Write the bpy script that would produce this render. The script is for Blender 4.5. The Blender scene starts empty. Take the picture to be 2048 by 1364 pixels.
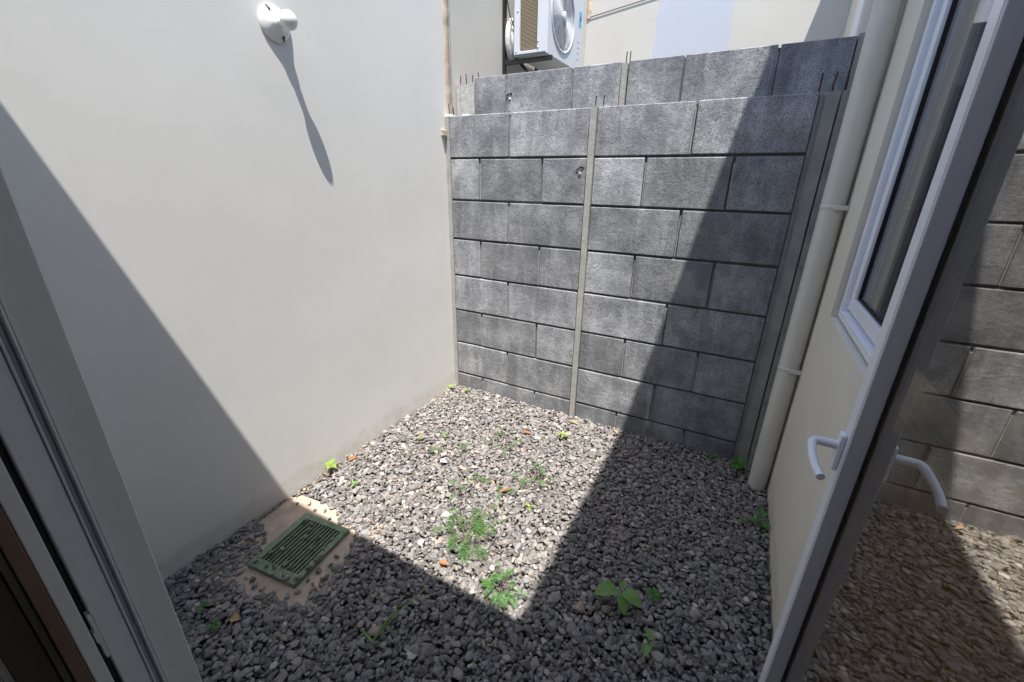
import bpy, bmesh, math, random
import numpy as np
from mathutils import Vector, Matrix, noise
R = math.radians
random.seed(7); rng = np.random.default_rng(7)
scene = bpy.context.scene
COL = scene.collection

# ------------------------------------------------------------ camera
cam_d = bpy.data.cameras.new('camera'); cam = bpy.data.objects.new('camera', cam_d); COL.objects.link(cam)
cam_d.sensor_width = 36.0; cam_d.lens = 843.39 / 2048 * 36
cam_d.clip_start = 0.01; cam_d.clip_end = 500
cr = Vector((0.87997, 0.47486, 0.01272)); cu = Vector((-0.18144, 0.31125, 0.93285)); cf = Vector((-0.43901, 0.82318, -0.36005))
m = Matrix((cr, cu, -cf)).transposed().to_4x4(); m.translation = Vector((1.7375, -2.3895, 1.4938))
cam.matrix_world = m
scene.camera = cam

# ------------------------------------------------------------ sky, sun, exposure
sun_dir = Vector((0.202, -0.297, 1.0)).normalized()          # towards the sun
elev = math.asin(sun_dir.z); azim = math.atan2(sun_dir.x, sun_dir.y)
w = bpy.data.worlds.new("World"); scene.world = w; w.use_nodes = True
nt = w.node_tree; bg = nt.nodes['Background']
sky = nt.nodes.new('ShaderNodeTexSky'); sky.sky_type = 'NISHITA'; sky.sun_disc = False
sky.sun_elevation = elev; sky.sun_rotation = azim; sky.air_density = 1.0; sky.dust_density = 0.8; sky.ozone_density = 1.0
nt.links.new(sky.outputs[0], bg.inputs[0]); bg.inputs[1].default_value = 0.145
sd = bpy.data.lights.new('sun', 'SUN'); sd.energy = 4.3; sd.angle = R(0.5); sd.color = (1.0, 0.96, 0.9)
so = bpy.data.objects.new('sun', sd); COL.objects.link(so)
so.rotation_euler = sun_dir.to_track_quat('Z', 'Y').to_euler(); so.location = (3, -4, 8)
vs = scene.view_settings; vs.view_transform = 'Standard'; vs.look = 'None'; vs.exposure = 1.05; vs.gamma = 1.0
vs.use_curve_mapping = False
scene.render.engine = 'CYCLES'
scene.cycles.max_bounces = 10; scene.cycles.transparent_max_bounces = 16; scene.cycles.diffuse_bounces = 6

# ------------------------------------------------------------ materials
def mat(name, color, rough=0.8, metallic=0.0, spec=0.5):
    ma = bpy.data.materials.new(name); ma.use_nodes = True
    b = ma.node_tree.nodes['Principled BSDF']
    b.inputs['Base Color'].default_value = (*color, 1); b.inputs['Roughness'].default_value = rough
    b.inputs['Metallic'].default_value = metallic; b.inputs['Specular IOR Level'].default_value = spec
    return ma
class N:
    """small node helper"""
    def __init__(s, ma):
        s.t = ma.node_tree; s.b = s.t.nodes['Principled BSDF']; s.geo = s.t.nodes.new('ShaderNodeNewGeometry')
    def new(s, k, **kw):
        n = s.t.nodes.new(k)
        for a, v in kw.items(): setattr(n, a, v)
        return n
    def link(s, a, b): s.t.links.new(a, b)
    def noise(s, scale, detail=3, rough=0.5, vec=None, dim='3D'):
        n = s.new('ShaderNodeTexNoise'); n.inputs['Scale'].default_value = scale
        n.inputs['Detail'].default_value = detail; n.inputs['Roughness'].default_value = rough
        s.link(vec or s.geo.outputs['Position'], n.inputs['Vector']); return n.outputs['Fac']
    def mapping(s, scale):
        n = s.new('ShaderNodeMapping'); n.inputs['Scale'].default_value = scale
        s.link(s.geo.outputs['Position'], n.inputs['Vector']); return n.outputs[0]
    def ramp(s, fac, stops):
        n = s.new('ShaderNodeValToRGB'); e = n.color_ramp.elements
        while len(e) < len(stops): e.new(0.5)
        for el, (p, c) in zip(e, stops):
            el.position = p; el.color = (*c, 1) if isinstance(c, tuple) else (c, c, c, 1)
        s.link(fac, n.inputs[0]); return n.outputs[0]
    def mix(s, fac, a, b, mode='MIX'):
        n = s.new('ShaderNodeMix', data_type='RGBA', blend_type=mode)
        for sock, v in ((n.inputs[0], fac), (n.inputs[6], a), (n.inputs[7], b)):
            if isinstance(v, (int, float)): sock.default_value = v
            elif isinstance(v, tuple): sock.default_value = (*v, 1)
            else: s.link(v, sock)
        return n.outputs[2]
    def math(s, op, a, b=None, clamp=False):
        n = s.new('ShaderNodeMath', operation=op); n.use_clamp = clamp
        for i, v in enumerate((a, b)):
            if v is None: continue
            if isinstance(v, (int, float)): n.inputs[i].default_value = v
            else: s.link(v, n.inputs[i])
        return n.outputs[0]
    def bump(s, h, dist, strength=1.0, prev=None):
        n = s.new('ShaderNodeBump'); n.inputs['Distance'].default_value = dist; n.inputs['Strength'].default_value = strength
        s.link(h, n.inputs['Height'])
        if prev: s.link(prev, n.inputs['Normal'])
        return n.outputs[0]
    def color(s, c): s.link(c, s.b.inputs['Base Color'])
    def normal(s, c): s.link(c, s.b.inputs['Normal'])

def plaster(name, base, dark, bumpd=0.0007, dirt_z=None, rough=0.75, dirt=(0.42, 0.38, 0.31)):
    ma = mat(name, base, rough, spec=0.3); n = N(ma)
    f = n.noise(1.3, 5, 0.6); c = n.mix(n.ramp(f, [(0.35, 0.0), (0.7, 1.0)]), base, dark)
    f2 = n.noise(9, 4, 0.6); c = n.mix(n.ramp(f2, [(0.5, 0.0), (0.8, 0.35)]), c, dark)
    # sparse flecks
    v = n.new('ShaderNodeTexVoronoi'); v.inputs['Scale'].default_value = 6.5; n.link(n.geo.outputs['Position'], v.inputs['Vector'])
    sp = n.math('MULTIPLY', n.math('LESS_THAN', v.outputs['Distance'], 0.028), n.math('GREATER_THAN', n.noise(2.1, 1), 0.44))
    c = n.mix(n.math('MULTIPLY', sp, 0.35), c, (0.3, 0.29, 0.27))
    if dirt_z is not None:
        sep = n.new('ShaderNodeSeparateXYZ'); n.link(n.geo.outputs['Position'], sep.inputs[0])
        h = n.math('ADD', sep.outputs[2], n.math('MULTIPLY', n.noise(5, 6, 0.7), -0.16))
        d = n.ramp(h, [(0.0, 0.28), (max(dirt_z, 0.02), 0.0)])
        d = n.math('MULTIPLY', d, n.ramp(n.noise(11, 5, 0.7), [(0.35, 0.15), (0.65, 1.4)]))
        c = n.mix(d, c, dirt)
    n.color(c)
    b1 = n.bump(n.noise(120, 2, 0.5), bumpd); b2 = n.bump(n.noise(30, 2, 0.5), bumpd * 0.9, 1, b1)
    b3 = n.bump(n.noise(2.2, 1, 0.4), 0.003, 1, b2); n.normal(b3)
    return ma
M = {}
M['white_plaster'] = plaster('white_plaster', (0.71, 0.705, 0.685), (0.66, 0.655, 0.635), 0.00013, 0.03)
M['cream_plaster'] = plaster('cream_plaster', (0.72, 0.69, 0.60), (0.66, 0.63, 0.54), 0.0004, 0.04)
M['far_plaster'] = plaster('far_plaster', (0.56, 0.545, 0.505), (0.52, 0.505, 0.47), 0.0004)
# unpainted joint between the two plasters
def far_patch():
    ma = M['far_plaster']; n = N(ma); link = ma.node_tree.links
    old = n.b.inputs['Base Color'].links[0].from_socket
    sep = n.new('ShaderNodeSeparateXYZ')
    wob = n.noise(9, 6, 0.7); add = n.new('ShaderNodeVectorMath', operation='ADD')
    sc = n.math('MULTIPLY', n.math('SUBTRACT', wob, 0.5), 0.13)
    cmb = n.new('ShaderNodeCombineXYZ'); n.link(sc, cmb.inputs[0]); n.link(sc, cmb.inputs[2])
    n.link(n.geo.outputs['Position'], add.inputs[0]); n.link(cmb.outputs[0], add.inputs[1]); n.link(add.outputs[0], sep.inputs[0])
    x = sep.outputs[0]; z = sep.outputs[2]
    a = n.math('MULTIPLY', n.math('GREATER_THAN', x, 0.59), n.math('LESS_THAN', x, 1.275))
    a = n.math('MULTIPLY', a, n.math('LESS_THAN', z, 3.13))
    yok = n.math('GREATER_THAN', sep.outputs[1], 2.6)
    a = n.math('MULTIPLY', a, yok)
    n.color(n.mix(n.math('MULTIPLY', a, 0.8), old, (0.46, 0.505, 0.60)))
far_patch()

def concrete_block():
    ma = mat('block_concrete', (0.3, 0.3, 0.3), 0.9, spec=0.25); n = N(ma)
    f = n.noise(5.5, 4, 0.62); c = n.ramp(f, [(0.32, (0.155, 0.162, 0.180)), (0.5, (0.285, 0.293, 0.313)), (0.66, (0.47, 0.48, 0.50))])
    st = n.noise(1.0, 5, 0.6, n.mapping((16, 16, 3.0)))
    c = n.mix(n.ramp(st, [(0.50, 0.0), (0.70, 0.6)]), c, (0.55, 0.56, 0.58))
    st2 = n.noise(1.0, 4, 0.6, n.mapping((7, 7, 5.0)))
    c = n.mix(n.ramp(st2, [(0.50, 0.0), (0.72, 0.6)]), c, (0.165, 0.17, 0.19))
    ri = n.ramp(n.geo.outputs['Random Per Island'], [(0.0, 0.62), (1.0, 1.18)])
    c = n.mix(1.0, c, ri, 'MULTIPLY')
    g = n.noise(210, 4, 0.85); c = n.mix(n.ramp(g, [(0.41, 0.8), (0.53, 0.0)]), c, (0.10, 0.105, 0.11))
    g2 = n.noise(420, 2, 0.8); c = n.mix(n.ramp(g2, [(0.56, 0.0), (0.66, 0.6)]), c, (0.55, 0.55, 0.55))
    v = n.new('ShaderNodeTexVoronoi'); v.inputs['Scale'].default_value = 75; n.link(n.geo.outputs['Position'], v.inputs['Vector'])
    pit = n.math('MULTIPLY', n.math('LESS_THAN', v.outputs['Distance'], 0.20), n.math('GREATER_THAN', n.noise(23, 2), 0.54))
    c = n.mix(n.math('MULTIPLY', pit, 0.8), c, (0.05, 0.05, 0.055))
    n.color(c)
    b = n.bump(g, 0.0022); b = n.bump(n.math('SUBTRACT', 1.0, pit), 0.003, 1, b); b = n.bump(n.noise(38, 4, 0.6), 0.0035, 1, b); n.normal(b)
    return ma
M['block'] = concrete_block()
def rough_mat(name, c1, c2, scale=12, bump=0.002, bs=80, rough=0.9):
    ma = mat(name, c1, rough, spec=0.25); n = N(ma)
    n.color(n.mix(n.ramp(n.noise(scale, 5, 0.65), [(0.35, 0.0), (0.68, 1.0)]), c1, c2))
    n.normal(n.bump(n.noise(bs, 4, 0.6), bump)); return ma
M['post'] = rough_mat('post_concrete', (0.40, 0.385, 0.35), (0.30, 0.295, 0.28))
M['post_pale'] = rough_mat('pale_concrete', (0.62, 0.61, 0.59), (0.42, 0.42, 0.41), 40, 0.003, 120)
M['mortar'] = rough_mat('mortar', (0.33, 0.33, 0.32), (0.22, 0.22, 0.22))
M['joint_dark'] = rough_mat('joint_dark', (0.16, 0.155, 0.15), (0.10, 0.10, 0.10))
M['beige'] = rough_mat('beige_mortar', (0.62, 0.50, 0.38), (0.42, 0.36, 0.30), 25)
M['rust'] = rough_mat('rusty_iron', (0.09, 0.04, 0.028), (0.04, 0.026, 0.022), 60, 0.0005, 300, 0.8)
M['upvc'] = mat('white_upvc', (0.80, 0.83, 0.88), 0.32)
n = N(M['upvc']); n.color(n.mix(n.ramp(n.noise(14, 5, 0.7), [(0.5, 0.0), (0.85, 0.35)]), (0.80, 0.83, 0.88), (0.6, 0.6, 0.6)))
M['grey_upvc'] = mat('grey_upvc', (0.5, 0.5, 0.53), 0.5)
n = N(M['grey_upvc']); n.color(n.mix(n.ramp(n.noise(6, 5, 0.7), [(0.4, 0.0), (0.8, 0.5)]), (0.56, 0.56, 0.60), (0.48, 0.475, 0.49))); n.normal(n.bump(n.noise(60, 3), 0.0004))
M['upvc_dull'] = mat('dull_upvc', (0.55, 0.54, 0.55), 0.55)
n = N(M['upvc_dull']); n.color(n.mix(n.ramp(n.noise(5, 5, 0.7), [(0.4, 0.0), (0.8, 0.5)]), (0.80, 0.785, 0.78), (0.70, 0.68, 0.67))); n.normal(n.bump(n.noise(60, 3), 0.0003))
M['gasket'] = mat('black_rubber', (0.012, 0.012, 0.013), 0.5)
M['black_steel'] = mat('black_steel', (0.02, 0.02, 0.022), 0.4)
M['steel'] = mat('steel', (0.5, 0.5, 0.5), 0.35, 1.0)
M['pipe'] = mat('grey_pvc', (0.60, 0.585, 0.52), 0.42)
n = N(M['pipe']); n.color(n.mix(n.ramp(n.noise(1, 5, 0.65, n.mapping((14, 14, 3))), [(0.45, 0.0), (0.8, 0.5)]), (0.62, 0.605, 0.54), (0.47, 0.45, 0.40)))
M['warm_reflection'] = rough_mat('brown_reflection', (0.23, 0.14, 0.10), (0.15, 0.095, 0.07), 8, 0.0006, 90, 0.6)
M['olive'] = rough_mat('olive_tone', (0.13, 0.11, 0.08), (0.09, 0.075, 0.055), 8, 0.0006, 90, 0.6)
M['room_shade'] = mat('interior_shade', (0.06, 0.045, 0.038), 0.8)
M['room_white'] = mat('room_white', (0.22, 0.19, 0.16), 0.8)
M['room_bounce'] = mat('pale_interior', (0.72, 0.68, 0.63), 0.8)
M['tile'] = mat('floor_tile', (0.35, 0.30, 0.24), 0.3)
M['handle'] = mat('handle_paint', (0.82, 0.85, 0.90), 0.33)
M['porcelain'] = mat('white_porcelain', (0.80, 0.80, 0.80), 0.15)
M['bulb'] = mat('frosted_glass', (0.84, 0.84, 0.82), 0.2)
M['bulb'].node_tree.nodes['Principled BSDF'].inputs['Subsurface Weight'].default_value = 0.25
M['bulb'].node_tree.nodes['Principled BSDF'].inputs['Subsurface Radius'].default_value = (0.02, 0.02, 0.02)
M['slot'] = mat('dark_slot', (0.05, 0.05, 0.05), 0.6)
M['ac_white'] = mat('white_enamel', (0.62, 0.655, 0.71), 0.35)
M['ac_dark'] = mat('dark_fan_well', (0.13, 0.135, 0.14), 0.6)
M['ac_blade'] = mat('fan_blade', (0.42, 0.43, 0.44), 0.4)
M['foil'] = rough_mat('white_tape', (0.78, 0.78, 0.76), (0.6, 0.6, 0.58), 30, 0.003, 60, 0.45)
M['sticker_blue'] = mat('sticker_blue', (0.10, 0.42, 0.62), 0.4)
M['sticker_navy'] = mat('sticker_navy', (0.08, 0.08, 0.28), 0.4)
M['grate'] = mat('green_plastic', (0.035, 0.13, 0.06), 0.5)
n = N(M['grate']); n.color(n.mix(n.ramp(n.noise(35, 5, 0.7), [(0.34, 0.1), (0.62, 0.9)]), (0.07, 0.17, 0.08), (0.25, 0.28, 0.19))); n.normal(n.bump(n.noise(120, 3), 0.0006))
M['well'] = mat('drain_dark', (0.012, 0.016, 0.012), 0.9)
M['slab'] = rough_mat('tan_cement', (0.56, 0.43, 0.32), (0.38, 0.31, 0.25), 14, 0.0015, 140)
n = N(M['slab']); 
M['soil'] = rough_mat('soil', (0.17, 0.16, 0.15), (0.11, 0.105, 0.10), 20, 0.01, 60)
M['debris'] = rough_mat('brown_debris', (0.22, 0.13, 0.07), (0.45, 0.38, 0.28), 70, 0.002, 200)

def honeycomb():
    ma = mat('coil_fins', (0.1, 0.08, 0.04), 0.5); n = N(ma)
    sep = n.new('ShaderNodeSeparateXYZ'); n.link(n.geo.outputs['Position'], sep.inputs[0])
    zz = n.math('MULTIPLY', sep.outputs[2], 2 * math.pi / 0.016); xx = n.math('MULTIPLY', sep.outputs[0], 2 * math.pi / 0.016)
    s = n.math('MULTIPLY', n.math('SINE', n.math('ADD', zz, xx)), n.math('SINE', n.math('SUBTRACT', zz, xx)))
    n.color(n.ramp(s, [(0.0, (0.05, 0.035, 0.02)), (0.35, (0.28, 0.21, 0.11))])); n.normal(n.bump(s, 0.002)); return ma
M['fins'] = honeycomb()

def gravel_mat():
    ma = mat('crushed_stone', (0.14, 0.135, 0.13), 0.93, spec=0.15); n = N(ma)
    r = n.geo.outputs['Random Per Island']
    c = n.ramp(r, [(0.0, (0.105, 0.094, 0.090)), (0.30, (0.155, 0.140, 0.132)), (0.55, (0.22, 0.200, 0.187)), (0.78, (0.32, 0.285, 0.26)),
                   (0.88, (0.23, 0.235, 0.245)), (0.94, (0.46, 0.42, 0.38)), (0.97, (0.42, 0.33, 0.26)), (0.985, (0.36, 0.27, 0.21)), (1.0, (0.66, 0.62, 0.56))])
    c = n.mix(n.ramp(n.noise(90, 4, 0.7), [(0.40, 0.0), (0.70, 0.5)]), c, (0.40, 0.385, 0.37))
    c = n.mix(n.ramp(n.noise(180, 3, 0.7), [(0.5, 0.0), (0.7, 0.4)]), c, (0.13, 0.13, 0.135))
    n.color(c); b = n.bump(n.noise(140, 4, 0.7), 0.0025); n.normal(b); return ma
M['gravel'] = gravel_mat()

def leaf_mat(name, c1, c2):
    ma = mat(name, c1, 0.5, spec=0.4); n = N(ma)
    c = n.mix(n.noise(40, 3), c1, c2)
    n.color(c)
    tr = n.new('ShaderNodeBsdfTranslucent'); n.link(c, tr.inputs[0])
    mx = n.new('ShaderNodeMixShader'); mx.inputs[0].default_value = 0.3
    out = [x for x in n.t.nodes if x.type == 'OUTPUT_MATERIAL'][0]
    n.link(n.b.outputs[0], mx.inputs[1]); n.link(tr.outputs[0], mx.inputs[2]); n.link(mx.outputs[0], out.inputs[0]); return ma
M['leaf'] = leaf_mat('fresh_leaf', (0.17, 0.31, 0.08), (0.24, 0.40, 0.12))
M['leaf_dark'] = leaf_mat('feathery_leaf', (0.065, 0.145, 0.035), (0.11, 0.215, 0.06))
M['leaf_yellow'] = leaf_mat('yellow_green_leaf', (0.22, 0.34, 0.05), (0.32, 0.42, 0.09))
M['leaf_bright'] = leaf_mat('bright_leaf', (0.07, 0.20, 0.04), (0.11, 0.27, 0.06))
M['dry'] = leaf_mat('dry_leaf', (0.36, 0.14, 0.06), (0.5, 0.26, 0.12))
M['dry_tan'] = leaf_mat('tan_leaf', (0.5, 0.33, 0.15), (0.6, 0.42, 0.22))
M['stem'] = mat('stem', (0.10, 0.15, 0.05), 0.6)
M['stem_brown'] = mat('woody_stem', (0.14, 0.08, 0.05), 0.7)

def glass(name, tint, f0=0.06):
    ma = bpy.data.materials.new(name); ma.use_nodes = True; t = ma.node_tree; t.nodes.clear()
    def nw(k, **kw):
        x = t.nodes.new(k)
        for a, v in kw.items(): setattr(x, a, v)
        return x
    g = nw('ShaderNodeNewGeometry'); dot = nw('ShaderNodeVectorMath', operation='DOT_PRODUCT')
    t.links.new(g.outputs['Incoming'], dot.inputs[0]); t.links.new(g.outputs['Normal'], dot.inputs[1])
    ab = nw('ShaderNodeMath', operation='ABSOLUTE'); t.links.new(dot.outputs['Value'], ab.inputs[0])
    sb = nw('ShaderNodeMath', operation='SUBTRACT'); sb.inputs[0].default_value = 1; t.links.new(ab.outputs[0], sb.inputs[1])
    pw = nw('ShaderNodeMath', operation='POWER'); t.links.new(sb.outputs[0], pw.inputs[0]); pw.inputs[1].default_value = 5
    ml = nw('ShaderNodeMath', operation='MULTIPLY_ADD'); t.links.new(pw.outputs[0], ml.inputs[0]); ml.inputs[1].default_value = 1.0 - f0; ml.inputs[2].default_value = f0
    tr = nw('ShaderNodeBsdfTransparent'); tr.inputs[0].default_value = (*tint, 1)
    gl = nw('ShaderNodeBsdfGlossy'); gl.inputs['Roughness'].default_value = 0.0; gl.inputs[0].default_value = (1, 1, 1, 1)
    mx = nw('ShaderNodeMixShader'); o = nw('ShaderNodeOutputMaterial')
    t.links.new(ml.outputs[0], mx.inputs[0]); t.links.new(tr.outputs[0], mx.inputs[1]); t.links.new(gl.outputs[0], mx.inputs[2]); t.links.new(mx.outputs[0], o.inputs[0])
    return ma
M['glass'] = glass('door_glass', (0.89, 0.82, 0.67), 0.34)
M['glass_inner'] = glass('door_glass_inner', (0.91, 0.86, 0.74), 0.05)
M['glass_win'] = glass('window_glass', (0.93, 0.93, 0.92))

# ------------------------------------------------------------ mesh helpers
class MB:
    def __init__(s): s.v = []; s.f = []; s.sm = []
    def add(s, vs, fs, smooth=False):
        o = len(s.v); s.v += [tuple(x) for x in vs]; s.f += [tuple(i + o for i in f) for f in fs]; s.sm += [smooth] * len(fs)
    def box(s, a, b):
        x0, y0, z0 = a; x1, y1, z1 = b
        s.add([(x0,y0,z0),(x1,y0,z0),(x1,y1,z0),(x0,y1,z0),(x0,y0,z1),(x1,y0,z1),(x1,y1,z1),(x0,y1,z1)],
              [(0,3,2,1),(4,5,6,7),(0,1,5,4),(1,2,6,5),(2,3,7,6),(3,0,4,7)])
    def bevel_box(s, a, b, r=0.003, jit=0.0, seg=1):
        bm = bmesh.new(); bmesh.ops.create_cube(bm, size=1)
        for v in bm.verts:
            v.co = Vector([(a[i] + b[i]) / 2 + v.co[i] * (b[i] - a[i]) for i in range(3)])
        bmesh.ops.bevel(bm, geom=list(bm.edges), offset=r, segments=seg, affect='EDGES', profile=0.6)
        if jit:
            for v in bm.verts: v.co += Vector((random.uniform(-jit, jit), random.uniform(-jit, jit), random.uniform(-jit, jit)))
        bm.verts.index_update(); s.add([v.co[:] for v in bm.verts], [[v.index for v in f.verts] for f in bm.faces]); bm.free()
    def prism(s, poly, z0, z1):
        n = len(poly)
        s.add([(x, y, z0) for x, y in poly] + [(x, y, z1) for x, y in poly],
              [tuple(range(n))[::-1], tuple(range(n, 2 * n))] + [(i, (i + 1) % n, n + (i + 1) % n, n + i) for i in range(n)])
    def tube(s, pts, rad, seg=10, cap=True, flat=1.0):
        pts = [Vector(p) for p in pts]; n = len(pts); rad = rad if isinstance(rad, (list, tuple)) else [rad] * n
        vs = []; ref = None
        for i, p in enumerate(pts):
            d = (pts[min(i + 1, n - 1)] - pts[max(i - 1, 0)]).normalized()
            if ref is None:
                ref = d.orthogonal().normalized()
            a = (ref - d * ref.dot(d)).normalized(); ref = a; b = d.cross(a)
            for k in range(seg):
                th = 2 * math.pi * k / seg; vs.append(p + (a * math.cos(th) + b * math.sin(th) * flat) * rad[i])
        fs = [(i * seg + k, i * seg + (k + 1) % seg, (i + 1) * seg + (k + 1) % seg, (i + 1) * seg + k) for i in range(n - 1) for k in range(seg)]
        s.add(vs, fs, True)
        if cap: s.add(vs[:seg], [tuple(range(seg))[::-1]]); s.add(vs[-seg:], [tuple(range(seg))])
    def lathe(s, prof, origin, axis, seg=40, smooth=True):
        axis = Vector(axis).normalized(); a = axis.orthogonal().normalized(); b = axis.cross(a); o = Vector(origin)
        vs = [o + axis * h + (a * math.cos(2*math.pi*k/seg) + b * math.sin(2*math.pi*k/seg)) * r for h, r in prof for k in range(seg)]
        fs = [(i*seg+k, i*seg+(k+1)%seg, (i+1)*seg+(k+1)%seg, (i+1)*seg+k) for i in range(len(prof)-1) for k in range(seg)]
        s.add(vs, fs, smooth)
    def chip(s, start, y, amt):
        # knock one corner off the last box
        vs = s.v[start:]; k = random.randrange(len(vs)); c = Vector(vs[k])
        for i in range(start, len(s.v)):
            v = Vector(s.v[i])
            if (v - c).length < 0.008: s.v[i] = (v.x, v.y + (amt if v.y < y + 0.02 else 0), v.z)
    def build(s, name, ma, parent=None, bevel=0):
        me = bpy.data.meshes.new(name); me.from_pydata(s.v, [], s.f); me.update()
        me.polygons.foreach_set('use_smooth', s.sm)
        ob = bpy.data.objects.new(name, me); COL.objects.link(ob); me.materials.append(ma)
        bm = bmesh.new(); bm.from_mesh(me); bmesh.ops.recalc_face_normals(bm, faces=bm.faces); bm.to_mesh(me); bm.free()
        if parent is not None:
            ob.parent = parent; ob.matrix_parent_inverse = Matrix.Translation(-parent.location)
        if bevel:
            md = ob.modifiers.new('bevel', 'BEVEL'); md.width = bevel; md.segments = 2; md.limit_method = 'ANGLE'; md.angle_limit = R(40)
        return ob
def thing(name, label, cat, loc=(0, 0, 0), group=None):
    o = bpy.data.objects.new(name, None); COL.objects.link(o); o.location = loc; o.empty_display_size = 0.1
    o['label'] = label; o['category'] = cat
    if group: o['group'] = group
    return o
def tag(o, label, cat, group=None):
    o['label'] = label; o['category'] = cat
    if group: o['group'] = group
    return o
def struct(o): o['kind'] = 'structure'; return o

WX = -0.03     # face of the white wall
RX = 2.085     # face of the cream house wall

# ------------------------------------------------------------ ground
b = MB(); b.add([(-60,-60,-0.16),(60,-60,-0.16),(60,60,-0.16),(-60,60,-0.16)], [(0,1,2,3)])
struct(b.build('ground', rough_mat('earth', (0.16, 0.13, 0.10), (0.11, 0.09, 0.07), 3), None))
nx, ny = 60, 64
vs = []
for j in range(ny + 1):
    for i in range(nx + 1):
        x = WX + (RX - WX) * i / nx; y = -2.24 + 2.24 * j / ny
        vs.append((x, y, -0.034 + 0.006 * noise.noise(Vector((x * 3, y * 3, 0)))))
b = MB(); b.add(vs, [(j*(nx+1)+i, j*(nx+1)+i+1, (j+1)*(nx+1)+i+1, (j+1)*(nx+1)+i) for j in range(ny) for i in range(nx)], True)
struct(b.build('yard_soil', M['soil']))

# ------------------------------------------------------------ house walls
# white wall on the left
t = thing('white_wall', 'tall smooth white plastered wall carrying the bare bulb', 'wall', (WX, -1.2, 0))
b = MB(); b.box((WX - 0.15, -2.389, -0.15), (WX, 0.078, 3.4)); wl = b.build('plaster_face', M['white_plaster'], t)
b = MB()
pts = [(WX, -0.0 + 0.01), ]
zs = np.linspace(1.845, 3.4, 60)
va = []
for z in zs:
    y0 = 0.012 + 0.008 * noise.noise(Vector((0, 5, z * 9))); y1 = 0.070 + 0.010 * noise.noise(Vector((3, 0, z * 14)))
    th = 0.006 + 0.004 * noise.noise(Vector((9, 1, z * 20)))
    va += [(WX - 0.005, y0, z), (WX + th, y0 + 0.006, z), (WX + th, y1 - 0.006, z), (WX - 0.005, y1, z)]
b.add(va, [(4*i+k, 4*i+k+1, 4*i+5+k, 4*i+4+k) for i in range(len(zs)-1) for k in range(3)], True)
b.build('mortar_joint', M['beige'], t)
t = thing('neighbour_wall', 'pale plastered wall strip behind the block walls beside the air conditioner', 'wall', (-0.14, 1.4, 0))
b = MB(); b.box((-0.30, 0.081, -0.15), (-0.14, 2.709, 3.9)); b.build('plaster_face', M['far_plaster'], t)
t = thing('far_house_wall', 'far sunlit white house wall with a bluish painted patch', 'wall', (1, 2.8, 0))
b = MB(); b.box((-0.30, 2.712, -0.15), (2.6, 2.86, 4.6)); b.build('plaster_face', M['far_plaster'], t)
b = MB(); b.tube([(-0.105, 2.704, 3.081), (0.18, 2.704, 3.118), (0.454, 2.704, 3.152), (0.8, 2.704, 3.197)], 0.0035, 6); b.build('thin_cable', M['black_steel'], t)
b = MB()
zs = np.linspace(3.07, 3.6, 30); va = []
for z in zs:
    w_ = 0.02 + 0.010 * noise.noise(Vector((1, 2, z * 25)))
    va += [(-0.139, 2.711, z), (-0.128 , 2.698, z), (-0.132 + w_ * 1.6, 2.703, z), (-0.13 + w_ * 1.8, 2.712, z)]
b.add(va, [(4*i+k, 4*i+k+1, 4*i+5+k, 4*i+4+k) for i in range(len(zs)-1) for k in range(3)], True)
b.build('mortar_joint', M['beige'], t)

# facade over and beside the doorway (behind and around the camera)
FY0, FY1, FH = -2.389, -2.237, 2.75
t = thing('doorway_facade', 'plastered house facade around the open doorway on the left edge', 'wall', (1, FY1, 0))
b = MB(); b.box((WX + 0.002, FY0, -0.15), (1.075, FY1 - 0.01, FH)); b.box((1.075, FY0, 2.42), (RX - 0.002, FY1 - 0.01, FH)); b.box((1.075, FY0, -0.15), (RX - 0.002, FY1 - 0.01, 0.03))
b.build('plaster_face', M['white_plaster'], t)
# room behind the camera
t = thing('interior_room', 'dark interior room of the house at the lower left corner', 'room', (0.6, -4, 0))
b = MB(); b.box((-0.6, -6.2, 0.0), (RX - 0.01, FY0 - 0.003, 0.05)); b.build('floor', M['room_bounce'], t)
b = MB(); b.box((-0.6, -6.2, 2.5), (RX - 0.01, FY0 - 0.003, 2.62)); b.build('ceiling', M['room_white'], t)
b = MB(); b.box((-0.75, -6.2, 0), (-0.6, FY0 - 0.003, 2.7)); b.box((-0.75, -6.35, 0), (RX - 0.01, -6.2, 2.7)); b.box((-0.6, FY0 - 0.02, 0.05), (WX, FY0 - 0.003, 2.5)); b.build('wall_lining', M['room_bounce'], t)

# cream house wall on the right with the window opening
WY0, WY1, WZ0, WZ1 = -1.75, -0.445, 1.015, 2.38
SZ = 4.04
t = thing('cream_house_wall', 'cream plastered house wall on the right around the white window', 'wall', (RX, -1, 0))
b = MB(); X2 = RX + 0.15
b.box((RX, -6.3, -0.15), (X2, WY0, SZ)); b.box((RX, WY1, -0.15), (X2, 0.30, SZ))
b.box((RX, WY0, -0.15), (X2, WY1, WZ0)); b.box((RX, WY0, WZ1), (X2, WY1, SZ))
b.build('plaster_face', M['cream_plaster'], t)
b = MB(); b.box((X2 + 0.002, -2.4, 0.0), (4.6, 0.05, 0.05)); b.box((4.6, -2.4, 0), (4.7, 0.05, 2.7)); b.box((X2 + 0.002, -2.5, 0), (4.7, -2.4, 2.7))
b.box((X2 + 0.002, 0.05, 0), (4.7, 0.15, 2.7)); b.box((X2 + 0.002, -2.5, 2.7), (4.7, 0.15, 2.8)); b.build('room_lining', M['room_white'], t)
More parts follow.
